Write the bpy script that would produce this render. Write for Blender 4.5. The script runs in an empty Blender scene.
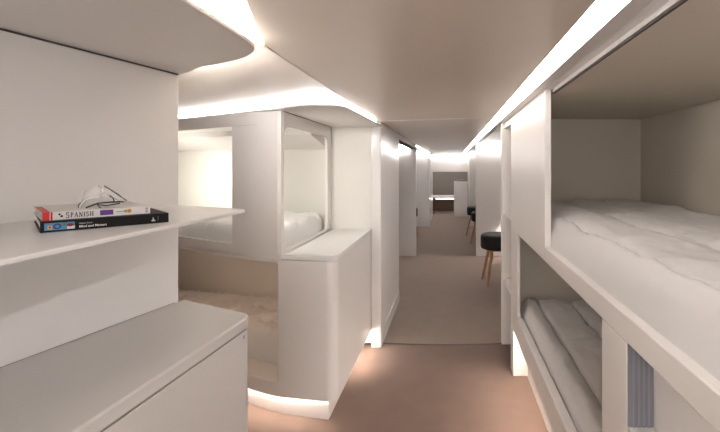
import bpy, bmesh, math, random
from mathutils import Vector, Matrix, noise, geometry
random.seed(4)
C = bpy.context.scene.collection
H = 1.25                                   # eye height; heights below are given above the floor

# ------------------------------------------------------------------ materials
def mat(name, col, rough=.5, bump=0, bscale=60, var=0, vscale=3, spec=.5, sheen=0, coat=0):
    m = bpy.data.materials.new(name); m.use_nodes = True
    nt = m.node_tree; b = nt.nodes['Principled BSDF']
    b.inputs['Base Color'].default_value = (*col, 1)
    b.inputs['Roughness'].default_value = rough
    b.inputs['Specular IOR Level'].default_value = spec
    if sheen: b.inputs['Sheen Weight'].default_value = sheen
    if coat: b.inputs['Coat Weight'].default_value = coat; b.inputs['Coat Roughness'].default_value = .12
    tc = nt.nodes.new('ShaderNodeTexCoord')
    if var:
        n = nt.nodes.new('ShaderNodeTexNoise'); n.inputs['Scale'].default_value = vscale; n.inputs['Detail'].default_value = 5
        nt.links.new(tc.outputs['Object'], n.inputs['Vector'])
        r = nt.nodes.new('ShaderNodeValToRGB')
        r.color_ramp.elements[0].position = .3; r.color_ramp.elements[1].position = .7
        r.color_ramp.elements[0].color = (*[c*(1-var) for c in col], 1)
        r.color_ramp.elements[1].color = (*[min(1, c*(1+var)) for c in col], 1)
        nt.links.new(n.outputs['Fac'], r.inputs['Fac']); nt.links.new(r.outputs['Color'], b.inputs['Base Color'])
    if bump:
        n = nt.nodes.new('ShaderNodeTexNoise'); n.inputs['Scale'].default_value = bscale; n.inputs['Detail'].default_value = 4
        nt.links.new(tc.outputs['Object'], n.inputs['Vector'])
        k = nt.nodes.new('ShaderNodeBump'); k.inputs['Strength'].default_value = bump; k.inputs['Distance'].default_value = .003
        nt.links.new(n.outputs['Fac'], k.inputs['Height']); nt.links.new(k.outputs['Normal'], b.inputs['Normal'])
    return m
def emit(name, col, s):
    m = bpy.data.materials.new(name); m.use_nodes = True; b = m.node_tree.nodes['Principled BSDF']
    b.inputs['Base Color'].default_value = (.9, .9, .9, 1)
    b.inputs['Emission Color'].default_value = (*col, 1); b.inputs['Emission Strength'].default_value = s
    return m
LED = 9
M = dict(
    wall=mat('wall_laminate', (.85, .82, .80), .38, .05, 40, .015),
    gloss=mat('gloss_laminate', (.84, .81, .79), .22, .02, 30, .01),
    bunk=mat('bunk_laminate', (.85, .81, .775), .36, .04, 40, .012),
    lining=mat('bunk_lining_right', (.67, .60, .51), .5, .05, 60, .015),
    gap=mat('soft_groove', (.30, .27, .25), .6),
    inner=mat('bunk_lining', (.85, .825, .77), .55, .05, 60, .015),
    top=mat('worktop_laminate', (.84, .82, .805), .32, .05, 50, .01),
    ceil=mat('ceiling_panel', (.74, .645, .555), .28, .02, 12, .02, 2),
    soffit=mat('soffit_panel', (.74, .70, .67), .42, .03, 20, .015),
    seam=mat('seam_line', (.80, .76, .72), .5),
    groove=mat('dark_groove', (.10, .08, .075), .7),
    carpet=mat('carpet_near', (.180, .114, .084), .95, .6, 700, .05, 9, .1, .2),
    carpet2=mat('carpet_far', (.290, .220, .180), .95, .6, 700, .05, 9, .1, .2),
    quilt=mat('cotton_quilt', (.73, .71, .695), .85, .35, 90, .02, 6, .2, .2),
    quilt_lit=mat('lit_cotton_quilt', (.88, .86, .83), .85, .35, 90, .02, 6, .2, .2),  # same cotton made paler for the left bunks; light put into the colour
    dark=mat('black_vinyl', (.010, .009, .009), .6, .2, 200),
    wood=mat('oak_leg', (.48, .25, .12), .5, .1, 80, .15, 14),
    taupe=mat('taupe_panel', (.30, .255, .22), .55, .05, 40, .02),
    grey=mat('blue_grey_frame', (.20, .195, .215), .5), greyl=mat('blue_grey_strip', (.26, .25, .28), .45),
    black=mat('black_print', (.008, .007, .007), .55, spec=.25),
    white=mat('white_print', (.80, .78, .76), .5),
    paper=mat('book_pages', (.72, .69, .64), .8, .3, 300),
    red=mat('red_print', (.62, .02, .02), .45),
    purple=mat('purple_print', (.12, .03, .25), .45),
    ink=mat('purple_grey_ink', (.13, .08, .13), .5),
    gold=mat('guitar_print', (.65, .38, .10), .5),
    blue=mat('blue_print', (.10, .28, .48), .45), navy=mat('navy_print', (.03, .05, .2), .45),
    teal=mat('teal_print', (.08, .22, .24), .45), maroon=mat('maroon_print', (.22, .02, .03), .45),
    orange=mat('orange_print', (.75, .38, .18), .45),
    led=emit('led_diffuser', (1, .985, .985), LED),
    led2=emit('led_kick', (1, .90, .83), 22),
    ledf=emit('led_far', (1, .985, .985), 4.5),
    ledb=emit('led_bunk_soffit', (1, .985, .985), 3),
    ctop=mat('shaded_cabinet_laminate', (.60, .565, .535), .34, .05, 50, .01),  # greyer than the shelf laminate; the shelf's shade is put into the colour
    ledn=emit('led_nose', (1, .985, .985), 75),
    bunk_fill=emit('added_bunk_fill', (1, .97, .90), 5.8),  # added emitter for brightening the upper left bunk
    led3=emit('led_cross', (1, .985, .985), 14),
    ledl=emit('led_soffit', (1, .985, .985), 13),
    rear_fill=emit('added_ceiling_lamp', (1, .985, .985), 4.5),  # added emitter for the fill panel behind the camera
    warm=emit('added_bunk_lamp', (1, .66, .46), 3.2), back_fill=emit('added_window_glow', (1, .99, .99), 2.6),  # both added: warm fill for the lower left bunk, glow for the back wall
)
g = bpy.data.materials.new('clear_plastic'); g.use_nodes = True; b = g.node_tree.nodes['Principled BSDF']
b.inputs['Base Color'].default_value = (.93, .91, .89, 1); b.inputs['Roughness'].default_value = .08
b.inputs['Transmission Weight'].default_value = .6; b.inputs['IOR'].default_value = 1.3
b.inputs['Coat Weight'].default_value = .6
M['clear'] = g

# ------------------------------------------------------------------ helpers
def finish(o, smooth=30, bevel=0, seg=2):
    me = o.data
    bm = bmesh.new(); bm.from_mesh(me); bmesh.ops.recalc_face_normals(bm, faces=bm.faces); bm.to_mesh(me); bm.free()
    if smooth:
        for p in me.polygons: p.use_smooth = True
        me.set_sharp_from_angle(angle=math.radians(smooth))
    if bevel:
        md = o.modifiers.new('bevel', 'BEVEL'); md.width = bevel; md.segments = seg; md.limit_method = 'ANGLE'; md.angle_limit = math.radians(40)
    return o
def obj(name, bm, m, parent=None, smooth=30, bevel=0, seg=2):
    me = bpy.data.meshes.new(name); bm.to_mesh(me); bm.free()
    me.materials.append(M[m]); o = bpy.data.objects.new(name, me); C.objects.link(o)
    if parent is not None:
        o.parent = parent
    return finish(o, smooth, bevel, seg)
def tag(o, label, cat=None, group=None, kind=None):
    if label: o['label'] = label
    if cat: o['category'] = cat
    if group: o['group'] = group
    if kind: o['kind'] = kind
    return o
def thing(name, label, cat, loc=(0, 0, 0), rz=0, group=None):
    o = bpy.data.objects.new(name, None); C.objects.link(o); o.empty_display_size = .05
    o.location = loc; o.rotation_euler = (0, 0, rz)
    return tag(o, label, cat, group)
class Base:                                   # lets parts be written in world metres although the thing's origin is at its base
    def __init__(s, root): s.r = root
    def __call__(s, name, bm, m, parent=None, **k):
        bmesh.ops.translate(bm, vec=-Vector(s.r.location), verts=bm.verts)
        return obj(name, bm, m, parent or s.r, **k)
def boxes(*bs):
    bm = bmesh.new()
    for (x0, x1, y0, y1, z0, z1) in bs:
        v = [bm.verts.new(p) for p in ((x0,y0,z0),(x1,y0,z0),(x1,y1,z0),(x0,y1,z0),(x0,y0,z1),(x1,y0,z1),(x1,y1,z1),(x0,y1,z1))]
        for f in ((0,3,2,1),(4,5,6,7),(0,1,5,4),(1,2,6,5),(2,3,7,6),(3,0,4,7)): bm.faces.new([v[i] for i in f])
    return bm
def prism(poly, z0, z1, bm=None):
    bm = bm or bmesh.new()
    a = [bm.verts.new((x, y, z0)) for x, y in poly]; c = [bm.verts.new((x, y, z1)) for x, y in poly]
    bm.faces.new(a[::-1]); bm.faces.new(c)
    n = len(poly)
    for i in range(n): bm.faces.new((a[i], a[(i+1) % n], c[(i+1) % n], c[i]))
    return bm
def rounded(poly, radii, seg=8):
    out = []; n = len(poly)
    for i, (p, r) in enumerate(zip(poly, radii)):
        p = Vector(p); 
        if r <= 0: out.append(tuple(p)); continue
        a = (Vector(poly[i-1])-p).normalized(); c = (Vector(poly[(i+1) % n])-p).normalized()
        ang = a.angle(c); d = r/math.tan(ang/2)
        A = p+a*d; B = p+c*d; ctr = p+(a+c).normalized()*(r/math.sin(ang/2))
        va = A-ctr; vb = B-ctr; tot = va.angle(vb); sgn = 1 if va.x*vb.y-va.y*vb.x > 0 else -1
        for k in range(seg+1):
            t = sgn*tot*k/seg
            out.append((ctr.x+va.x*math.cos(t)-va.y*math.sin(t), ctr.y+va.x*math.sin(t)+va.y*math.cos(t)))
    return out
def smooth_path(pts, n=10):
    out = []
    P = [Vector(p) for p in pts]; P = [2*P[0]-P[1]]+P+[2*P[-1]-P[-2]]
    for i in range(1, len(P)-2):
        for k in range(n):
            t = k/n
            out.append(tuple(.5*((2*P[i])+(-P[i-1]+P[i+1])*t+(2*P[i-1]-5*P[i]+4*P[i+1]-P[i+2])*t*t+(-P[i-1]+3*P[i]-3*P[i+1]+P[i+2])*t**3)))
    out.append(tuple(P[-2])); return out
def offset(path, d):                          # to the left of the direction of travel
    out = []
    for i, p in enumerate(path):
        a = Vector(path[max(0, i-1)]); c = Vector(path[min(len(path)-1, i+1)]); t = (c-a).normalized()
        out.append((p[0]-t.y*d, p[1]+t.x*d))
    return out
def ribbon(path, z0, z1, th):                 # a thin upright wall along a path
    return prism(list(path)+offset(path, th)[::-1], z0, z1)
def length(path): return sum((Vector(path[i+1])-Vector(path[i])).length for i in range(len(path)-1))
def panel(path, z0, z1, holes, th, slope=None): # upright panel that follows a path, with rounded openings (s0, s1, z0, z1, radius)
    L = [0]
    for i in range(len(path)-1): L.append(L[-1]+(Vector(path[i+1])-Vector(path[i])).length)
    tot = L[-1]; off = offset(path, th)
    loops = [[(0, z0), (tot, z0), (tot, z1), (0, z1)]]
    for (a, c, d, e, r) in holes:
        loops.append(rounded([(a, d), (c, d), (c, e), (a, e)], [r]*4, 6) if r else [(a, d), (c, d), (c, e), (a, e)])
    bm = bmesh.new(); es = []
    for lp in loops:
        vs = [bm.verts.new((x, y, 0)) for x, y in lp]
        es += [bm.edges.new((vs[i], vs[(i+1) % len(vs)])) for i in range(len(vs))]
    bmesh.ops.triangle_fill(bm, edges=es, use_beauty=True, use_dissolve=False)
    for s in L[1:-1]:
        bmesh.ops.bisect_plane(bm, geom=bm.verts[:]+bm.edges[:]+bm.faces[:], plane_co=(s, 0, 0), plane_no=(1, 0, 0))
    def mp(s, pth):
        for i in range(len(L)-1):
            if s <= L[i+1]+1e-9 or i == len(L)-2:
                t = (s-L[i])/(L[i+1]-L[i]); return Vector(pth[i]).lerp(Vector(pth[i+1]), t)
    bm.verts.ensure_lookup_table(); bm.verts.index_update()
    back = {}
    bnd = [(e.verts[0], e.verts[1]) for e in bm.edges if len(e.link_faces) == 1]
    fs = [[v for v in f.verts] for f in bm.faces]
    vs = bm.verts[:]
    for v in vs:
        s, z = v.co.x, v.co.y
        b2 = mp(s, off); w = bm.verts.new((b2.x, b2.y, z)); back[v] = w
        a2 = mp(s, path); v.co = (a2.x, a2.y, z)
    for f in fs: bm.faces.new([back[v] for v in f][::-1])
    for a, c in bnd: bm.faces.new((a, c, back[c], back[a]))
    return bm
def tube(path, r, n=8, r2=None):
    bm = bmesh.new(); rings = []
    P = [Vector(p) for p in path]
    for i, p in enumerate(P):
        t = (P[min(i+1, len(P)-1)]-P[max(i-1, 0)]).normalized()
        u = t.cross(Vector((0, 0, 1))); u = Vector((1, 0, 0)) if u.length < 1e-3 else u.normalized(); w = t.cross(u)
        rr = r if r2 is None else r+(r2-r)*i/(len(P)-1)
        rings.append([bm.verts.new(p+rr*(u*math.cos(6.28318*k/n)+w*math.sin(6.28318*k/n))) for k in range(n)])
    for a, c in zip(rings, rings[1:]):
        for k in range(n): bm.faces.new((a[k], a[(k+1) % n], c[(k+1) % n], c[k]))
    bm.faces.new(rings[0][::-1]); bm.faces.new(rings[-1]); return bm
def lathe(prof, n=32):
    bm = bmesh.new(); rings = [[bm.verts.new((r*math.cos(6.28318*k/n), r*math.sin(6.28318*k/n), z)) for k in range(n)] for r, z in prof]
    for a, c in zip(rings, rings[1:]):
        for k in range(n): bm.faces.new((a[k], a[(k+1) % n], c[(k+1) % n], c[k]))
    bm.faces.new(rings[0][::-1]); bm.faces.new(rings[-1]); return bm
def struct(name, bm, m, label=None, **k):
    return tag(obj(name, bm, m, **k), label, kind='structure')

# ------------------------------------------------------------------ quilted mattresses
def mattress(name, label, c, zb, h, seams, crease, seed, group, round_=.07, nu=150, nv=260, stitch=.0):
    # c: corners front-right, front-left(along), back-left, back-right in plan; u runs front->back, v runs along
    A, B, D, E = [Vector(p) for p in c]
    wu = ((E-A).length+(D-B).length)/2; wv = ((B-A).length+(E-D).length)/2
    bm = bmesh.new()
    def edge(d):
        if d >= round_: return 1
        t = 1-d/round_; return max(0, 1-t**2.6)**(1/2.2)
    def spread(n, L):                          # denser near both edges
        out = []
        for i in range(n+1):
            t = i/n; e = .14
            if t < e: q = (t/e)**2*(round_*1.0/L)
            elif t > 1-e: q = 1-((1-t)/e)**2*(round_*1.0/L)
            else: q = round_/L+(t-e)/(1-2*e)*(1-2*round_/L)
            out.append(q)
        return out
    U = spread(nu, wu); V = spread(nv, wv); g = []
    org = (A.x*.01, A.y*.01)
    for u in U:
        row = []
        for v in V:
            p = A.lerp(B, v).lerp(E.lerp(D, v), u); du, dv = u*wu, v*wv
            f = edge(min(du, wu-du))*edge(min(dv, wv-dv))
            n1 = noise.noise(Vector((p.x*3.1+seed, p.y*3.1, seed)))*.012
            n2 = noise.noise(Vector((p.x*9+seed, p.y*5, seed*2)))*.009+noise.noise(Vector((p.x*4, p.y*22, seed*5)))*.005
            n3 = noise.ridged_multi_fractal(Vector((p.x*11+seed, p.y*7, seed*3)), 1, 2, 3, 1, 2)
            dome = 0
            xs = [0]+list(seams)+[wu]
            for a, e in zip(xs, xs[1:]):
                if a <= du <= e:
                    t = (du-a)/(e-a); dome = (4*t*(1-t))**.5
            seam = 0
            for s in seams:
                wob = .006*noise.noise(Vector((dv*5, s*9, seed)))
                seam -= .012*math.exp(-((du-s-wob)/.007)**2)
            cr = 0
            for s in seams:                    # small gathers running off the stitched lines
                k = math.exp(-abs(du-s)/.06); cr += k*.0022*math.sin(dv*95+7*noise.noise(Vector((dv*4, du*3, seed))))
            w = crease*(n3-1.0)*.010
            z = zb+.004+(h-.014)*f+f*(n1+n2+seam+cr*crease+w+.018*(dome-.8))
            # front bulge
            row.append(bm.verts.new((p.x, p.y, max(zb+.002, z))))
        g.append(row)
    for i in range(nu):
        for j in range(nv): bm.faces.new((g[i][j], g[i+1][j], g[i+1][j+1], g[i][j+1]))
    bot = []
    for (i, j) in [(0, j) for j in range(nv)]+[(i, nv) for i in range(nu)]+[(nu, j) for j in range(nv, 0, -1)]+[(i, 0) for i in range(nu, 0, -1)]:
        bot.append(g[i][j])
    lo = [bm.verts.new((v.co.x, v.co.y, zb)) for v in bot]; n = len(bot)
    for i in range(n): bm.faces.new((bot[i], bot[(i+1) % n], lo[(i+1) % n], lo[i]))
    bm.faces.new(lo)
    o = obj(name, bm, 'quilt_lit' if A.x < 0 else 'quilt', smooth=60)  # left mattresses take the cotton with light in its colour
    return tag(o, label, 'mattress', group)

# ------------------------------------------------------------------ setting
X_L, X_R, Y0, Y1 = -2.75, 1.62, -1.6, 12.0
def arc_floor(ya, yb):                         # slightly bowed joint between the two carpets
    return [(x, y) for x, y in ya]+[(x, y) for x, y in yb][::-1]
bow = [(x, 2.815+.11*abs(x+.02)**2) for x in [X_L+(X_R-X_L)*i/40 for i in range(41)]]
bow = [(x, min(y, 3.1)) for x, y in bow]
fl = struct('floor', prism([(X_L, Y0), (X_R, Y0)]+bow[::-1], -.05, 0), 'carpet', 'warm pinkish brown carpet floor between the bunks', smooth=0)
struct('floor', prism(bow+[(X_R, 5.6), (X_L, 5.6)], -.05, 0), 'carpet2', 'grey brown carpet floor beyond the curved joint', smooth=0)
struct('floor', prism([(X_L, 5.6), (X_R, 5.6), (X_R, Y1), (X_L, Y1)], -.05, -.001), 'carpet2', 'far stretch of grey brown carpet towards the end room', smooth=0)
struct('trim_1', prism([(x, y-.007) for x, y in bow[14:31]]+[(x, y+.005) for x, y in bow[14:31]][::-1], 0, .0025), 'groove', 'dark curved carpet joint strip', smooth=0)

# ceiling: centre panel, left panel, slot top
CZ = H+.31
lip = smooth_path([(-.476, 2.70), (-.476, 2.0), (-.476, 1.25), (-.470, 1.05), (-.445, .93), (-.40, .80), (-.355, .66), (-.335, .50), (-.33, .2), (-.33, Y0)], 6)
struct('ceiling', prism([(.273, Y0), (.273, 2.50)]+lip, CZ, CZ+.03), 'ceil', 'centre ceiling panel above the near aisle', bevel=.0015)
struct('ceiling', prism([(-.476, 2.704), (.273, 2.504), (.273, Y1), (-.476, Y1)], CZ, CZ+.03), 'ceil', 'centre ceiling panel above the far aisle', bevel=.0015)
struct('ceiling', boxes((X_L, -.20, Y0, 2.81, CZ+.014, CZ+.05), (X_L, -.479, 2.81, Y1, CZ, CZ+.05)), 'ceil', 'left ceiling panel above the left soffits', bevel=.0015)
struct('ceiling', boxes((X_L, X_R, Y0, Y1, CZ+.06, CZ+.09), (.268, .273, Y0, Y1, CZ+.03, CZ+.06), (.337, .3785, Y0, 9.99, CZ+.0005, CZ+.06)), 'soffit', 'upper deck of the ceiling above the light slot', smooth=0)
struct('ceiling', boxes((.379, X_R, 2.862, Y1, CZ, CZ+.03)), 'ceil', 'right ceiling panel past the right bunk unit', bevel=.0015)
struct('trim_2', prism([(-.476, 2.694), (.273, 2.494), (.273, 2.510), (-.476, 2.710)], CZ-.0015, CZ+.0015), 'seam', 'pale joint line across the ceiling', smooth=0)

struct('trim_11', boxes((-.4795, -.4745, 1.02, 2.69, CZ-.0005, CZ+.012)), 'ceil', 'thin joint line between centre and left ceiling', smooth=0)
# outer walls
struct('wall_right', boxes((X_R, X_R+.05, Y0, Y1, 0, CZ+.09)), 'wall')
struct('wall_left', boxes((X_L-.05, X_L, Y0, Y1, 0, CZ+.09)), 'wall')
struct('wall_back', boxes((X_L, X_R, Y0-.05, Y0, 0, CZ+.09)), 'wall')
struct('wall_end', boxes((X_L, X_R, Y1, Y1+.05, 0, CZ+.09)), 'taupe')
struct('added_window_1', boxes((-.42, .30, Y0+.001, Y0+.02, .45, 1.45)), 'back_fill', 'added unseen glowing window in the back wall', smooth=0)  # added out of view as frontal fill light
struct('trim_10', boxes((-.47, -.42, Y0, Y0+.03, .40, 1.50), (.30, .35, Y0, Y0+.03, .40, 1.50), (-.42, .30, Y0, Y0+.03, .40, .45), (-.42, .30, Y0, Y0+.03, 1.45, 1.50)), 'gloss')  # frame round the added window
# slanted near wall on the left
wd = Vector((.22, 1)).normalized()
wa = Vector((-.811, 1.196)); wb = wa-wd*2.75
struct('wall_near', prism([tuple(wa), (-2.0, 1.29), (-2.0, 1.26), (wa.x-.035, wa.y-.03), (wb.x-.035, wb.y), tuple(wb)], 0, H+.275), 'wall', 'plain slanted cream wall behind the bookshelf', bevel=.003)
struct('trim_3', prism([(wa.x+.0012, wa.y-.004), (wa.x-.001, wa.y-.004), (wb.x-.001, wb.y), (wb.x+.0012, wb.y)], H+.2735, H+.2775), 'groove', 'thin dark shadow gap above the slanted wall', smooth=0)
# near soffit with rounded nose
SZ = H+.278
nose = smooth_path([(-.447, .60), (-.447, .80), (-.452, .905), (-.473, .965), (-.541, 1.032), (-.621, 1.080), (-.699, 1.118), (-.822, 1.205), (-1.1, 1.25)], 8)
near = [(-.447, Y0+.01)]+nose+[(-2.0, 1.27), (-2.0, Y0+.01)]
struct('trim_4', prism(near, SZ, SZ+.010), 'soffit', 'low rounded ceiling soffit above the bookshelf', bevel=.002)

# ------------------------------------------------------------------ right bunk unit
a = .379
R = thing('bunk_unit', 'tall white two level bunk unit on the right of the aisle', 'bunk bed', (.75, 1.0, 0))
r = Base(R)
zt = H+.345
r('header_rail', boxes((a, a+.033, -.62, 2.86, H+.311, zt), (a+.034, a+.05, -.62, 1.6, H+.3115, zt)), 'bunk', bevel=.0015)
r('opening_trim', boxes((a+.031, a+.040, -.58, 1.598, H+.2990, H+.3108)), 'gloss', smooth=0)
r('shadow_gap', boxes((a+.033, a+.040, -.58, 1.598, H+.2930, H+.2988)), 'groove', smooth=0)
r('end_panel', boxes((a, a+.026, 1.60, 2.485, H-.377, H+.311)), 'bunk', bevel=.002)
r('rail', boxes((a, a+.032, -.58, 1.60, H-.377, H-.320), (a, a+.0, 1.6, 1.6, H-.377, H-.377)), 'bunk', bevel=.003)
r('upper_deck', boxes((a+.0265, 1.168, -.58, 2.45, H-.372, H-.335)), 'inner', smooth=0)
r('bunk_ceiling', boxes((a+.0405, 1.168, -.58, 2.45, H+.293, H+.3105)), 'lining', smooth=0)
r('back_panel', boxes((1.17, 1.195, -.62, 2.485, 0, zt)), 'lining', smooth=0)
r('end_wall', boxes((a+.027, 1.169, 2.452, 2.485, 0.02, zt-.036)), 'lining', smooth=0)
r('end_wall', boxes((a, 1.169, -.62, -.585, 0, zt-.036)), 'inner', smooth=0)
# lower level
r('post', boxes((a, a+.018, 2.26, 2.485, H-.8565, H-.3775)), 'bunk', bevel=.002)
r('post', boxes((a, a+.054, .857, 1.0, 0, H-.3775)), 'bunk', bevel=.003)
r('lower_rail', prism([(a, 1.001), (a, 2.486), (a+.035, 2.486), (a+.035, 1.001)], H-.978, H-.857), 'bunk', bevel=.003)
r('lower_deck', boxes((a+.036, 1.168, .86, 2.45, H-.95, H-.915)), 'inner', smooth=0)
r('base_panel', boxes((.463, .483, .86, 2.39, 0, H-.952)), 'bunk', bevel=.001)
r('foot_panel', boxes((a-.002, .483, 2.391, 2.486, 0, H-.9785)), 'bunk', bevel=.002)
# closed compartment nearest the camera
r('reveal_panel', boxes((a+.001, a+.055, .8530, .8565, H-.5548, H-.3776)), 'grey', smooth=0)
r('frame_strip', boxes(*[(a+.010+.011*i, a+.014+.011*i, .8515, .8528, H-.5548, H-.3776) for i in range(4)]), 'greyl', smooth=0)
r('sill', boxes((a, a+.056, -.58, .8565, H-.58, H-.555)), 'bunk', bevel=.002)
r('inset_panel', boxes((a+.056, a+.07, -.58, .8565, H-.585, H-.3775)), 'bunk', smooth=0)
r('lower_panel', boxes((a, a+.02, -.58, .8565, 0, H-.582)), 'bunk', bevel=.002)
r('bunk_divider', boxes((a+.057, 1.168, .83, .859, 0, H-.3775)), 'inner', smooth=0)

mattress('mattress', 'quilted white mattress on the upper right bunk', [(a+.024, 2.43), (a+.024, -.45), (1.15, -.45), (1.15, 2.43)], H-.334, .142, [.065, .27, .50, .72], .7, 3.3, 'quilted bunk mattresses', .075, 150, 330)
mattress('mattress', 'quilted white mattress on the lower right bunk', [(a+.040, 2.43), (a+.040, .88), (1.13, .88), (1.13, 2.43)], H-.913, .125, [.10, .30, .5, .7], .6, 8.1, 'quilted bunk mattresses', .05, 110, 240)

# open locker between the unit and the partition
Lk = thing('open_locker', 'narrow open locker with pale shelves past the right bunk unit', 'shelf unit', (.6, 2.66, 0))
l = Base(Lk)
l('shelf', boxes((a, .8, 2.487, 2.815, H-.335, H-.322)), 'bunk', bevel=.001)
l('shelf', boxes((a, .8, 2.487, 2.815, H-.80, H-.785)), 'bunk', bevel=.001)
l('header', boxes((a, .8, 2.862, 2.864, H+.27, H+.309), (a+.001, .41, 2.487, 2.815, H+.27, H+.310)), 'bunk', bevel=.001)
l('side_panel', boxes((.365, .99, 2.817, 2.86, 0, H+.310)), 'bunk', bevel=.002)
l('back_panel', boxes((.8, .82, 2.487, 2.815, 0, H+.310)), 'inner', smooth=0)

# ------------------------------------------------------------------ left bunk unit
face = smooth_path([(-.565, 1.935), (-.70, 1.945), (-.84, 1.972), (-1.08, 2.07), (-1.55, 2.32), (-2.30, 2.74)], 8)
def cut(path, x0, x1):                         # part of the path between two x values, walking to -x
    out = []
    for p, q in zip(path, path[1:]):
        for xx in (x0, x1):
            if (p[0]-xx)*(q[0]-xx) < 0:
                t = (p[0]-xx)/(p[0]-q[0]); out.append((xx, p[1]+(q[1]-p[1])*t))
        if x1 < q[0] < x0: out.append(q)
    return out
def s_at(path, px):                            # distance along the path of the point seen at image column px
    k = (px-450)/400; s = 0
    for p, q in zip(path, path[1:]):
        f0 = p[0]-k*p[1]; f1 = q[0]-k*q[1]
        if f0*f1 <= 0: return s+(Vector(q)-Vector(p)).length*f0/(f0-f1)
        s += (Vector(q)-Vector(p)).length
upper = [(-.832, 1.968)]+[p for p in face if p[0] < -.86]
lower = [(-.552, 1.96)]+face[1:]
Lb = thing('bunk_unit', 'white two level bunk unit with curved front on the left of the aisle', 'bunk bed', (-1.4, 2.5, 0))
q = Base(Lb)
u0, u1 = s_at(upper, 232), s_at(upper, 150)
q('upper_front', panel(upper, H-.458, H+.277, [(u0, s_at(upper, 168), H-.405, H+.212, 0)], -.02), 'bunk', bevel=.0015)
q('opening_trim', ribbon(offset(cut(upper, -.97, -1.9), .0015), H+.2125, H+.216, .004), 'gloss', smooth=0)
side = [(-.830, 1.966), (-.830, 2.79)]
q('upper_side', panel(side, H-.4295, H+.277, [(.035, .745, H-.4285, H+.205, .055)], .02), 'bunk', bevel=.0015)
v0, v1 = s_at([(-.552, 1.96)]+face[1:], 278), 1.75
# lower box: rounded corner, then straight back along the aisle
corner = rounded([(-.84, 1.972), (-.548, 1.925), (-.548, 2.79)], [0, .045, 0], 8)
lowpath = [p for p in face if p[0] < -.84][::-1]+corner
def rev_s(path, px):
    k = (px-450)/400; s = 0
    for p, w in zip(path, path[1:]):
        f0 = p[0]-k*p[1]; f1 = w[0]-k*w[1]
        if f0*f1 <= 0: return s+(Vector(w)-Vector(p)).length*f0/(f0-f1)
        s += (Vector(w)-Vector(p)).length
sr = rev_s(lowpath, 278)
q('lower_front', panel(lowpath, H-1.134, H-.4585, [(.05, sr, H-1.061, H-.475, 0)], .02), 'bunk', bevel=.0015)
topo = [p for p in corner]
q('counter', prism([(-.84, 1.972)]+corner[1:]+[(-.809, 2.79), (-.809, 1.975)], H-.458, H-.430), 'top', bevel=.004)
q('upper_deck', prism(offset(upper, -.021)+[(-2.3, 3.2), (-1.55, 2.93), (-.852, 2.79)], H-.455, H-.430), 'inner', smooth=0)
q('lower_deck', prism([(-.575, 1.99), (-.86, 2.0), (-1.1, 2.10), (-1.57, 2.35), (-2.28, 2.76), (-2.3, 3.2), (-1.55, 2.93), (-.575, 2.79)], H-1.10, H-1.075), 'inner', smooth=0)
q('bunk_ceiling', prism([(-.855, 2.0), (-1.1, 2.10), (-1.57, 2.35), (-2.28, 2.76), (-2.3, 3.2), (-1.55, 2.93), (-.855, 2.79)], H+.235, H+.255), 'inner', smooth=0)
bp = smooth_path([(-.552, 2.797), (-.86, 2.80), (-1.55, 2.94), (-2.3, 3.21), (-2.5, 3.3)], 8)
q('back_panel', prism(bp+offset(bp, -.03)[::-1], .02, H+.277), 'inner', smooth=0)
# sloped cove panel over the back of the upper bunk
bm = bmesh.new()
pf = [(-.853, 2.45), (-1.45, 2.60), (-2.25, 2.93)]; pb = [(-.853, 2.785), (-1.55, 2.925), (-2.3, 3.19)]
va = [bm.verts.new((x, y, H+.20)) for x, y in pf]; vb = [bm.verts.new((x, y, H+.125)) for x, y in pb]
vc = [bm.verts.new((x, y, H+.234)) for x, y in pf]; vd = [bm.verts.new((x, y, H+.234)) for x, y in pb]
for i in range(2):
    for A, B in ((va, vb), (vb, vd), (vd, vc), (vc, va)): bm.faces.new((A[i], A[i+1], B[i+1], B[i]))
bm.faces.new((va[0], vb[0], vd[0], vc[0])); bm.faces.new((va[2], vb[2], vd[2], vc[2]))
q('ceiling_cove', bm, 'soffit', smooth=0)
kick = [p for p in offset(lowpath, .05) if p[0] < -.62]+[(-.60, 1.976), (-.60, 2.79)]
q('kick_panel', ribbon(kick, 0, H-1.10, .018), 'bunk', bevel=.001)
q('added_bunk_lamp', ribbon(offset([p for p in upper if p[0] > -2.1], -.05), H-.475, H-.460, .015), 'warm', smooth=0)  # added warm emitter, unseen, brightens the lower bunk
q('added_fill_strip', ribbon(offset(cut(upper, -1.82, -2.0), -.023), H-.28, H+.06, -.006), 'bunk_fill', smooth=0)  # added unseen emitter behind the front panel, brightens the upper bunk
q('added_fill_strip', ribbon(offset(cut(upper, -.92, -1.05), -.023), H-.26, H+.06, -.006), 'bunk_fill', smooth=0)  # second added emitter, hidden between the two openings
q('end_panel', prism([(-2.3, 2.745), (-2.3, 3.2), (-2.33, 3.2), (-2.33, 2.75)], 0, H+.277), 'inner', smooth=0)
mattress('mattress', 'quilted white mattress on the upper left bunk', [(-.872, 2.01), (-2.26, 2.775), (-2.28, 3.14), (-.872, 2.765)], H-.428, .125, [.25, .5], 1.4, 15.2, 'quilted bunk mattresses', .06, 100, 220)
mattress('mattress', 'quilted white mattress on the lower left bunk', [(-.62, 2.02), (-2.24, 2.785), (-2.26, 3.12), (-.62, 2.745)], H-1.073, .155, [.16, .34, .52], 1.5, 22.7, 'quilted bunk mattresses', .05, 110, 240)

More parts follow.
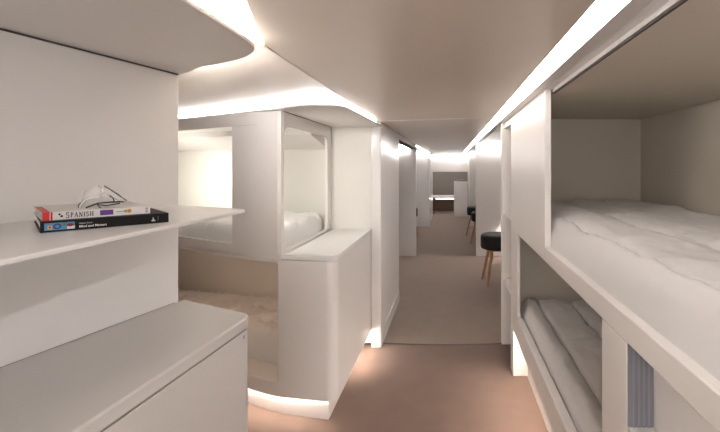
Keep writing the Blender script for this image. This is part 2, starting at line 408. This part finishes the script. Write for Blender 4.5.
# bunk soffit
edge = rounded([(-2.45, 2.86), (-.84, 1.945), (-.50, 1.665), (-.468, 2.795)], [0, .5, .13, 0], 14)
struct('trim_5', prism(edge+[(-2.45, 2.90)] if False else edge+[(-.56, 2.83), (-2.45, 3.31)], SZ, SZ+.010), 'soffit', 'rounded ceiling soffit over the left bunk unit', bevel=.002)
struct('trim_6', boxes((-.835, -.826, 1.99, 2.79, SZ-.002, SZ+.001)), 'groove', smooth=0)

# aisle wall blocks on the left
struct('wall_aisle', prism(rounded([(-.4775, 2.77), (-.4775, 3.745), (-.56, 3.745), (-.56, 2.83), (-.545, 2.795), (-.545, 2.77)], [.008, 0, 0, 0, 0, 0], 4), 0, H+.309), 'gloss', 'narrow glossy white wall beside the left bunk unit', bevel=.002)
struct('wall_cross', prism([(-.826, 2.797), (-.5455, 2.797), (-.5455, 2.83), (-.826, 2.83)], H-.45, H+.277), 'wall', bevel=.001)
struct('baseboard_left', boxes((-.4775, -.4735, 2.785, 3.745, 0, .10)), 'gloss', bevel=.001)
struct('door_1', boxes((-.56, -.4775, 3.746, 5.60, H+.262, H+.309)), 'gloss', 'header over the left side compartment opening', bevel=.001)
struct('trim_7', boxes((-.56, -.479, 3.746, 5.598, H+.255, H+.2615)), 'groove', smooth=0)
def cross(n, x0, x1, y, lab, z1=H+.309, m='wall'):
    return struct(n, boxes((x0, x1, y, y+.05, 0, z1)), m, lab, bevel=.002)
cross('wall_partition', X_L, -.476, 5.6, 'cross wall on the left where the grey carpet changes')
cross('wall_partition', .364, X_R, 5.6, 'cross wall on the right behind the black stool')
cross('wall_partition', X_L, -.43, 8.4, 'farther cross wall on the left of the aisle')
cross('wall_partition', .40, X_R, 8.4, 'farther cross wall on the right of the aisle')
struct('wall_aisle', boxes((-.47, -.43, 8.451, 10.0, 0, H+.309)), 'gloss')
struct('wall_aisle', boxes((.44, .48, 8.451, 10.0, 0, H+.309)), 'gloss')
struct('trim_8', boxes((-.60, .60, 10.0, 10.4, H-.12, H+.309)), 'gloss', 'cream bulkhead across the end of the aisle', bevel=.002)
struct('trim_9', boxes((X_L, -.60, 10.0, 10.04, 0, H+.309), (.60, X_R, 10.0, 10.04, 0, H+.309)), 'gloss')

# ------------------------------------------------------------------ lights
def strip(label, bm, m='led', group='ceiling light strips'):
    return tag(obj('light_strip', bm, m, smooth=0), label, 'light', group)
strip('long straight white light strip above the right bunk unit', boxes((.330, .3365, Y0+.02, 5.59, CZ+.001, CZ+.057)))
strip('straight white light strip on the right of the far aisle', boxes((.330, .3365, 5.66, 9.99, CZ+.001, CZ+.057)))
np0 = offset([(-.447, Y0+.05), (-.447, .3)]+nose, .026)
npth = [p for p in np0 if p[1] < .984]; npt2 = [p for p in np0 if p[1] > 1.03 and p[0] > -1.05]
strip('light strip along the edge of the near left soffit', ribbon(npth, SZ+.0105, CZ+.011, .012), 'ledl')
e2 = edge[:-1]+[(-.470, 2.72)]
strip('hidden light strip over the rounded end of the near soffit', ribbon(npt2, SZ+.0105, CZ+.011, .012), 'ledn')
strip('curved light strip round the soffit over the left bunk unit', ribbon(offset(e2, .03), SZ+.0105, CZ+.008, .012), 'ledb')
strip('added unseen ceiling light panel near the start of the room', boxes((-.28, .22, Y0+.1, -.45, CZ-.012, CZ-.001)), 'rear_fill')  # added behind the camera to fill the near room
strip('light strip along the left ceiling edge past the doorway', boxes((-.50, -.478, 5.66, 9.95, CZ-.014, CZ-.001)))
strip('light strip above the left cross wall by the doorway', boxes((-1.2, -.49, 5.56, 5.598, H+.270, H+.300)), 'led3', 'cross wall light strips')
strip('light strip above the right cross wall behind the black stool', boxes((.39, 1.3, 5.56, 5.598, H+.275, H+.305)), 'led3', 'cross wall light strips')
strip('light strip above the farther left cross wall', boxes((-1.0, -.44, 8.35, 8.398, H+.25, H+.30)), 'ledf', 'cross wall light strips')
strip('light strip above the farther right cross wall', boxes((.42, 1.0, 8.35, 8.398, H+.25, H+.30)), 'ledf', 'cross wall light strips')
strip('wide light strip across the ceiling at the end of the aisle', boxes((-.47, .43, 9.93, 9.998, H+.24, H+.305)), 'ledf', 'cross wall light strips')
kp = [p for p in offset(lowpath, .035) if p[1] < 2.75]
strip('warm light strip glowing under the left bunk unit', ribbon(kp, H-1.147, H-1.136, .012), 'led2', 'floor light strips')
strip('short warm light strip at the foot of the wall by the left bunk', boxes((-.578, -.562, 2.40, 2.76, H-1.147, H-1.136)), 'led2', 'floor light strips')
strip('warm light strip under the lower right bunk', boxes((.42, .435, .9, 2.38, H-.992, H-.980)), 'led2', 'floor light strips')

# ------------------------------------------------------------------ wall shelf, cabinet
Sh = thing('wall_shelf', 'white shelf on the slanted wall carrying two books', 'shelf', (-.8, .6, H-.127))
s = Base(Sh)
SHZ = H-.1130
def wallx(y): return -.813-.22*(1.196-y)
shp = rounded([(-.548, -.7), (-.545, 1.072), (-.585, 1.090), (wallx(1.192)+.001, 1.192), (wallx(-.7)+.001, -.7)], [0, .02, .05, 0, 0], 6)
s('shelf_board', prism(shp, SHZ-.0085, SHZ), 'top', bevel=.002)
s('support_rail', prism([(wallx(1.15)+.0015, 1.15), (wallx(-.7)+.0015, -.7), (wallx(-.7)+.02, -.7), (wallx(1.15)+.02, 1.14)], SHZ-.014, SHZ-.009), 'bunk', smooth=0)
Cb = thing('low_cabinet', 'low white cabinet with rounded corner under the shelf', 'cabinet', (-.75, .5, 0))
c = Base(Cb)
CBZ = H-.4007
def cab(ins): return rounded([(-.652-ins, -.7), (-.539-ins, 1.090-ins), (-.806, 1.212-ins), (wallx(1.195)+.004, 1.195), (wallx(-.7)+.002, -.7)], [0, .045, 0, 0, 0], 10)
c('worktop', prism(cab(0), CBZ-.031, CBZ), 'ctop', bevel=.005, seg=3)
c('shadow_gap', prism(cab(.003), CBZ-.0335, CBZ-.0315), 'gap', smooth=30)
c('body', prism(cab(.001), .06, CBZ-.0345), 'ctop', bevel=.002)
c('base', prism(cab(.03), 0, .059), 'bunk')
c('latch_slot', boxes((-.5345, -.5335, 1.035, 1.039, CBZ-.044, CBZ-.036)), 'gap', smooth=0)
c('back_trim', prism([(wallx(1.185)+.0025, 1.18), (wallx(-.7)+.0025, -.7), (wallx(-.7)+.005, -.7), (wallx(1.185)+.005, 1.18)], CBZ+.0002, CBZ+.0009), 'gap', smooth=0)

# ------------------------------------------------------------------ books
def stroke(bm, pts, w, y=0):                   # flat lettering stroke in the x-z plane
    for (x0, z0), (x1, z1) in zip(pts, pts[1:]):
        d = Vector((x1-x0, z1-z0)); L = d.length or 1e-6; d /= L; n = Vector((-d.y, d.x))*w/2; e = d*w*.15
        vs = [bm.verts.new((p[0]+o.x, y, p[1]+o.y)) for p, o in (((x0, z0), -n-e), ((x1, z1), -n+e), ((x1, z1), n+e), ((x0, z0), n-e))]
        vt = [bm.verts.new((v.co.x, y+.0002, v.co.z)) for v in vs]
        bm.faces.new(vs); bm.faces.new(vt[::-1])
        for i in range(4): bm.faces.new((vs[i], vt[i], vt[(i+1) % 4], vs[(i+1) % 4]))
def arcp(cx, cz, rx, rz, a0, a1, n=10): return [(cx+rx*math.cos(math.radians(a0+(a1-a0)*i/n)), cz+rz*math.sin(math.radians(a0+(a1-a0)*i/n))) for i in range(n+1)]
def serif_letter(bm, ch, x, z, h, T, w):
    def X(p): return [(x+u*h*.74, z+v*h) for u, v in p]
    sf = lambda u, v, d=.13: stroke(bm, X([(u-d, v), (u+d, v)]), t*.6, -.0003)
    t = T
    if ch == 'S':
        p = arcp(.27, .75, .20, .22, 35, 270)+arcp(.27, .27, .23, .25, 90, -145); stroke(bm, X(p), t*.9, -.0003); stroke(bm, X([(.45, .98), (.45, .78)]), t*.5, -.0003); stroke(bm, X([(.05, .02), (.05, .24)]), t*.5, -.0003); return .62
    if ch == 'P':
        stroke(bm, X([(.15, 0), (.15, 1)]), t, -.0003); stroke(bm, X([(.15, .98)]+arcp(.30, .73, .22, .25, 90, -90)+[(.15, .48)]), t*.7, -.0003); sf(.15, .02); return .62
    if ch == 'A':
        stroke(bm, X([(.10, 0), (.38, 1)]), t*.5, -.0003); stroke(bm, X([(.38, 1), (.68, 0)]), t, -.0003); stroke(bm, X([(.2, .35), (.58, .35)]), t*.5, -.0003); sf(.1, .02, .1); sf(.68, .02); return .80
    if ch == 'N':
        stroke(bm, X([(.15, 0), (.15, 1)]), t*.6, -.0003); stroke(bm, X([(.13, 1), (.68, 0)]), t, -.0003); stroke(bm, X([(.68, 0), (.68, 1)]), t*.6, -.0003); sf(.15, .02); sf(.68, .98); return .86
    if ch == 'I':
        stroke(bm, X([(.15, 0), (.15, 1)]), t, -.0003); sf(.15, .02); sf(.15, .98); return .34
    if ch == 'H':
        for u in (.15, .65): stroke(bm, X([(u, 0), (u, 1)]), t, -.0003); sf(u, .02); sf(u, .98)
        stroke(bm, X([(.15, .5), (.65, .5)]), t*.5, -.0003); return .82
def text(name, body, size, m, parent, loc, sx=1, bold=0):
    cu = bpy.data.curves.new('lettering', 'FONT'); cu.body = body; cu.size = size; cu.extrude = .00015; cu.offset = bold
    tmp = bpy.data.objects.new('lettering', cu); C.objects.link(tmp)
    bpy.context.view_layer.update()
    me = bpy.data.meshes.new_from_object(tmp.evaluated_get(bpy.context.evaluated_depsgraph_get()))
    bpy.data.objects.remove(tmp); bpy.data.curves.remove(cu)
    me.transform(Matrix.Translation(loc) @ Matrix.Rotation(math.pi/2, 4, 'X') @ Matrix.Diagonal((sx, 1, 1, 1)))
    me.materials.clear(); me.materials.append(M[m])
    o = bpy.data.objects.new(name, me); C.objects.link(o); o.parent = parent; return o
def patch(name, x0, x1, z0, z1, m, parent, y=-.0002, depth=.0002):
    return obj(name, boxes((x0, x1, y, y+depth, z0, z1)), m, parent, smooth=0)
def disc(bm, cx, cz, rx, rz, y, n=16):
    f = [bm.verts.new((cx+rx*math.cos(6.28318*k/n), y, cz+rz*math.sin(6.28318*k/n))) for k in range(n)]
    b2 = [bm.verts.new((v.co.x, y+.0002, v.co.z)) for v in f]
    bm.faces.new(f); bm.faces.new(b2[::-1])
    for k in range(n): bm.faces.new((f[k], b2[k], b2[(k+1) % n], f[(k+1) % n]))
def book(label, L, W, T, cover, loc, rz):
    B = thing('book', label, 'book', loc, rz, 'books on the shelf')
    obj('cover', boxes((0, L, .0001, W, 0, .0012), (0, L, .0001, W, T-.0012, T), (0, L, .0001, .0016, .0012, T-.0012)), cover, B, smooth=0)
    obj('pages', boxes((.003, L-.003, .0017, W-.003, .0013, T-.0013)), 'paper', B, smooth=0)
    return B
B1 = book('black paperback book at the bottom of the stack on the shelf', .184, .215, .0188, 'black', (-.699, .682, SHZ+.0003), math.radians(48))
T1 = .0188
PIC = patch('spine_picture', .005, .0435, .003, .0155, 'blue', B1)
bm = bmesh.new(); disc(bm, .021, .0092, .0052, .0050, -.0004); obj('spine_motif', bm, 'navy', PIC, smooth=0)
bm = bmesh.new(); disc(bm, .021, .0092, .0028, .0027, -.0006); obj('spine_motif', bm, 'blue', PIC, smooth=0)
patch('spine_motif', .009, .0145, .0045, .0115, 'orange', PIC, -.0004)
patch('spine_motif', .0108, .0128, .0065, .0098, 'maroon', PIC, -.0006)
patch('spine_motif', .0275, .0335, .0095, .0155, 'teal', PIC, -.0004)
patch('spine_motif', .0335, .0435, .0032, .0085, 'white', PIC, -.0004)
bm = bmesh.new(); disc(bm, .0375, .0105, .0045, .0030, -.0006); obj('spine_motif', bm, 'maroon', PIC, smooth=0)
patch('spine_motif', .0415, .0435, .0085, .0155, 'teal', PIC, -.0004)
text('spine_title', 'Mind and Matters', .0058, 'white', B1, (.0490, -.0003, .0040), .92, .00012)
text('spine_author', 'History Cover', .0034, 'white', B1, (.0490, -.0003, .0105), .9)
bm = bmesh.new()
v = [bm.verts.new((x, -.0004, z)) for x, z in ((.1545, .0052), (.1568, .0082), (.1578, .0135), (.1594, .0085), (.1622, .0050), (.1580, .0036))]; bm.faces.new(v)
bmesh.ops.solidify(bm, geom=bm.faces[:], thickness=.0002); obj('spine_logo', bm, 'white', B1, smooth=0)
patch('spine_bar', .1655, .1665, .0045, .0140, 'grey', B1, -.0004)
B2 = book('white language book with red corner lying on top of the black book', .1535, .187, .0142, 'white', (-.7065, .693, SHZ+.0003+T1+.0003), math.radians(49.5))
patch('spine_patch', 0, .0090, .0, .0142, 'red', B2); patch('spine_patch', .0102, .0128, .0, .0142, 'red', B2)
obj('corner_patch', boxes((0, .0100, 0, .150, .0142, .0144)), 'red', B2, smooth=0)
bm = bmesh.new(); disc(bm, .0215, .0096, .0016, .0017, -.0003); disc(bm, .0243, .0062, .0018, .0018, -.0003); obj('spine_motif', bm, 'black', B2, smooth=0)
bm = bmesh.new(); x = .0300; zz = .0030
for i, ch in enumerate('SPANISH'):
    hh = .0103 if i == 0 else .0086
    x += serif_letter(bm, ch, x, zz-(.0006 if i == 0 else 0), hh, .0013, 0)*hh*1.62*.98 if False else 0
    x += serif_letter(bm, ch, x, zz-(.0008 if i == 0 else 0), hh, .00150, 0)*hh*.72+.0012
obj('spine_title', bm, 'ink', B2, smooth=0)
TX = x
patch('spine_patch', .0762, .0955, .0028, .0124, 'purple', B2)
bm = bmesh.new(); stroke(bm, [(.1005, .0078), (.1160, .0078)], .0010, -.0003); disc(bm, .1145, .0078, .0024, .0025, -.0005); obj('guitar_neck', bm, 'maroon', B2, smooth=0)
bm = bmesh.new(); disc(bm, .1200, .0078, .0036, .0042, -.0007); disc(bm, .1160, .0078, .0024, .0029, -.0007); GB = obj('guitar_body', bm, 'gold', B2, smooth=0)
bm = bmesh.new(); disc(bm, .1193, .0078, .0010, .0011, -.0009); obj('guitar_hole', bm, 'maroon', GB, smooth=0)
patch('spine_logo', .1455, .1495, .0075, .0120, 'grey', B2); LG = patch('spine_logo', .1455, .1495, .0025, .0062, 'grey', B2)
for k in range(3): patch('logo_line', .1460+.0012*k, .1464+.0012*k, .0030, .0115, 'white', LG, -.0004)

# ------------------------------------------------------------------ clear glasses on the books
GZ = SHZ+.0003+T1+.0003+.0145
G = thing('glasses', 'clear curved safety glasses lying on top of the white book', 'glasses', (-.675, .765, GZ), 0)
G.scale = (.88, .42, 1)
def shell(fn, nu, nv, th):
    bm = bmesh.new(); g1 = []; g2 = []
    for i in range(nu+1):
        r1 = []; r2 = []
        for j in range(nv+1):
            u, v_ = i/nu, j/nv; p = fn(u, v_); e = 1e-3
            n = (fn(u+e, v_)-p).cross(fn(u, v_+e)-p); n = n.normalized() if n.length > 0 else Vector((0, -1, 0))
            r1.append(bm.verts.new(p)); r2.append(bm.verts.new(p+n*th))
        g1.append(r1); g2.append(r2)
    for i in range(nu):
        for j in range(nv):
            bm.faces.new((g1[i][j], g1[i+1][j], g1[i+1][j+1], g1[i][j+1])); bm.faces.new((g2[i][j], g2[i][j+1], g2[i+1][j+1], g2[i+1][j]))
    for i in range(nu):
        bm.faces.new((g1[i][0], g2[i][0], g2[i+1][0], g1[i+1][0])); bm.faces.new((g1[i][nv], g1[i+1][nv], g2[i+1][nv], g2[i][nv]))
    for j in range(nv):
        bm.faces.new((g1[0][j], g1[0][j+1], g2[0][j+1], g2[0][j])); bm.faces.new((g1[nu][j], g2[nu][j], g2[nu][j+1], g1[nu][j+1]))
    return bm
def outer(t):                                  # outline of the near lens, x-z
    P = [(-.039, .001), (-.035, .016), (-.024, .033), (-.008, .041), (.006, .042), (.012, .041)]
    i = min(int(t*5), 4); f = t*5-i; return Vector(P[i]).lerp(Vector(P[i+1]), f)
def inner(t):
    P = [(-.034, .001), (-.026, .009), (-.018, .016), (-.006, .019), (.008, .020), (.014, .028)]
    i = min(int(t*5), 4); f = t*5-i; return Vector(P[i]).lerp(Vector(P[i+1]), f)
def lens1(u, v_):
    o = outer(min(max(u, 0), 1)); n = inner(min(max(u, 0), 1)); p = o.lerp(n, v_)
    return Vector((p.x, -.020*(1-((p.x+.012)/.03)**2)-.008*math.sin(math.pi*v_)+.01, p.y))
obj('lens', shell(lens1, 24, 10, .0011), 'clear', G, smooth=60)
def lens2(u, v_):
    a1 = Vector((.013, .042)).lerp(Vector((.044, .012)), u); b1 = Vector((.016, .026)).lerp(Vector((.034, .008)), u); p = a1.lerp(b1, v_)
    return Vector((p.x, .004+.05*u-.006*math.sin(math.pi*v_), p.y+.004*math.sin(math.pi*u)*(1-v_)))
obj('lens', shell(lens2, 14, 8, .0011), 'clear', G, smooth=60)
obj('nose_bridge', tube([(.006, -.008, .043), (.011, -.010, .038), (.013, -.008, .030), (.018, -.004, .024)], .0016), 'clear', G, smooth=60)
obj('rim', tube([(.014, .003, .0430), (.022, .012, .037), (.033, .032, .0250), (.044, .053, .013)], .0011), 'dark', G, smooth=60)
obj('rim', tube([(-.039, -.004, .001), (-.0385, -.003, .007), (-.035, 0, .012)], .0011), 'dark', G, smooth=60)
obj('temple', tube([(.040, .050, .0115), (.020, .020, .0110), (.002, .004, .0100), (-.014, -.006, .0040), (-.020, -.010, .0015)], .0014), 'dark', G, smooth=60)
obj('temple', tube([(.030, .050, .008), (.010, .025, .0040), (-.002, .006, .0068), (.006, -.004, .0030), (.012, -.010, .0015)], .0011), 'dark', G, smooth=60)
obj('nose_pad', tube([(.024, .010, .024), (.029, .016, .018), (.030, .018, .011)], .0014), 'dark', G, smooth=60)
obj('lens_rim', tube([(-.036, -.004, .0008), (-.026, -.016, .010), (-.017, -.020, .0165), (-.006, -.019, .0195), (.008, -.010, .0205)], .0009), 'white', G, smooth=60)

# ------------------------------------------------------------------ stools
def make_stool():
    S = thing('round_stool', '', 'stool', (0, 0, 0), 0, 'round black stools')
    obj('seat', lathe([(.001, .370), (.155, .370), (.172, .376), (.179, .390), (.180, .42), (.180, .49), (.178, .508), (.166, .522), (.12, .529), (.001, .531)], 40), 'dark', S, smooth=50)
    obj('seat_base', lathe([(.001, .357), (.13, .357), (.13, .3698), (.001, .3698)], 24), 'wood', S)
    for k in range(4):
        t = math.radians(90*k)
        obj('leg', tube([(.105*math.cos(t), .105*math.sin(t), .3568), (.195*math.cos(t), .195*math.sin(t), 0.0)], .019, 12, .012), 'wood', S, smooth=50)
    return S
def dup(root, loc, rz, label):
    n = root.copy(); C.objects.link(n); n.location = loc; n.rotation_euler = (0, 0, rz); n['label'] = label
    for ch in root.children:
        k = ch.copy(); C.objects.link(k); k.parent = n
    return n
S1 = make_stool(); S1.location = (.512, 4.34, 0); S1.rotation_euler = (0, 0, math.radians(52))
S1['label'] = 'nearest round black stool with oak legs, by the right cross wall'
dup(S1, (.49, 7.35, 0), math.radians(10), 'round black stool seen farthest back along the right side')
dup(S1, (.525, 6.50, 0), math.radians(0), 'round black stool half hidden behind the right cross wall')
dup(S1, (-.755, 7.1, 0), math.radians(100), 'black stool barely peeping out past the left cross wall')

# ------------------------------------------------------------------ side desk, far room
D1 = thing('side_desk', 'pale desk shelf in the right bay behind the nearest stool', 'desk', (1.1, 4.6, 0)); d = Base(D1)
d('desk_top', boxes((.72, X_R-.002, 3.4, 5.55, H-.83, H-.80)), 'bunk', bevel=.003)
d('support_panel', boxes((.95, X_R-.002, 3.42, 3.45, 0, H-.8305)), 'bunk')
d('light_bar', boxes((.74, 1.5, 5.50, 5.53, H-.842, H-.831)), 'led2', smooth=0)
D2 = thing('end_desk', 'pale desk with glowing underside in the end room', 'desk', (0, 11, 0)); d = Base(D2)
d('desk_top', boxes((-.62, .15, 10.75, 11.4, H-.84, H-.80)), 'bunk', bevel=.003)
d('light_bar', boxes((-.38, .10, 10.80, 10.82, H-.872, H-.845)), 'ledf', smooth=0)
d('leg', boxes((-.52, -.49, 10.8, 10.83, .03, H-.8405), (-.54, -.40, 10.78, 10.85, 0, .03)), 'grey')
d('modesty_panel', boxes((-.6, .14, 11.35, 11.38, 0, H-.8405)), 'carpet')
D3 = thing('end_cupboard', 'cream cupboard standing at the right of the end room', 'cupboard', (.3, 10.3, 0)); d = Base(D3)
d('body', boxes((.10, .50, 10.05, 10.5, 0, H-.36)), 'gloss', bevel=.003)
d('door', boxes((.105, .50, 10.04, 10.0495, .02, H-.75), (.105, .50, 10.04, 10.0495, H-.74, H-.37)), 'gloss', bevel=.001)
tag(obj('cupboard_tray', boxes((.18, .42, 10.10, 10.4, H-.3595, H-.325)), 'taupe'), 'small dark tray on the cupboard in the end room', 'tray')
tag(obj('added_ceiling_lamp', boxes((-1.0, .6, 10.9, 11.2, CZ-.02, CZ-.001)), 'ledf', smooth=0), 'added unseen ceiling light inside the end room', 'light')  # added, unseen from the aisle; lifts the brightness of the end room
Vn = thing('ceiling_vent', 'narrow dark ceiling vent before the end light', 'vent', (-.25, 9.6, CZ)); d = Base(Vn)
d('frame', boxes((-.52, -.02, 9.45, 9.75, CZ-.006, CZ-.0005)), 'taupe')
d('slats', boxes(*[(-.50, -.04, 9.48+.05*i, 9.505+.05*i, CZ-.009, CZ-.0062) for i in range(5)]), 'groove')

# ------------------------------------------------------------------ camera, world
cam = bpy.data.cameras.new('camera'); co = bpy.data.objects.new('camera', cam); C.objects.link(co)
co.location = (0, 0, H); co.rotation_euler = (math.pi/2, 0, 0)
cam.sensor_width = 36; cam.lens = 20; cam.shift_x = -.125; cam.shift_y = -49/720; cam.clip_start = .02
bpy.context.scene.camera = co
w = bpy.data.worlds.new('world'); w.use_nodes = True; w.node_tree.nodes['Background'].inputs[0].default_value = (.8, .8, .8, 1)
w.node_tree.nodes['Background'].inputs[1].default_value = .3; bpy.context.scene.world = w
vs = bpy.context.scene.view_settings; vs.view_transform = 'Standard'; vs.look = 'None'; vs.gamma = 1; vs.use_curve_mapping = False
vs.exposure = .76
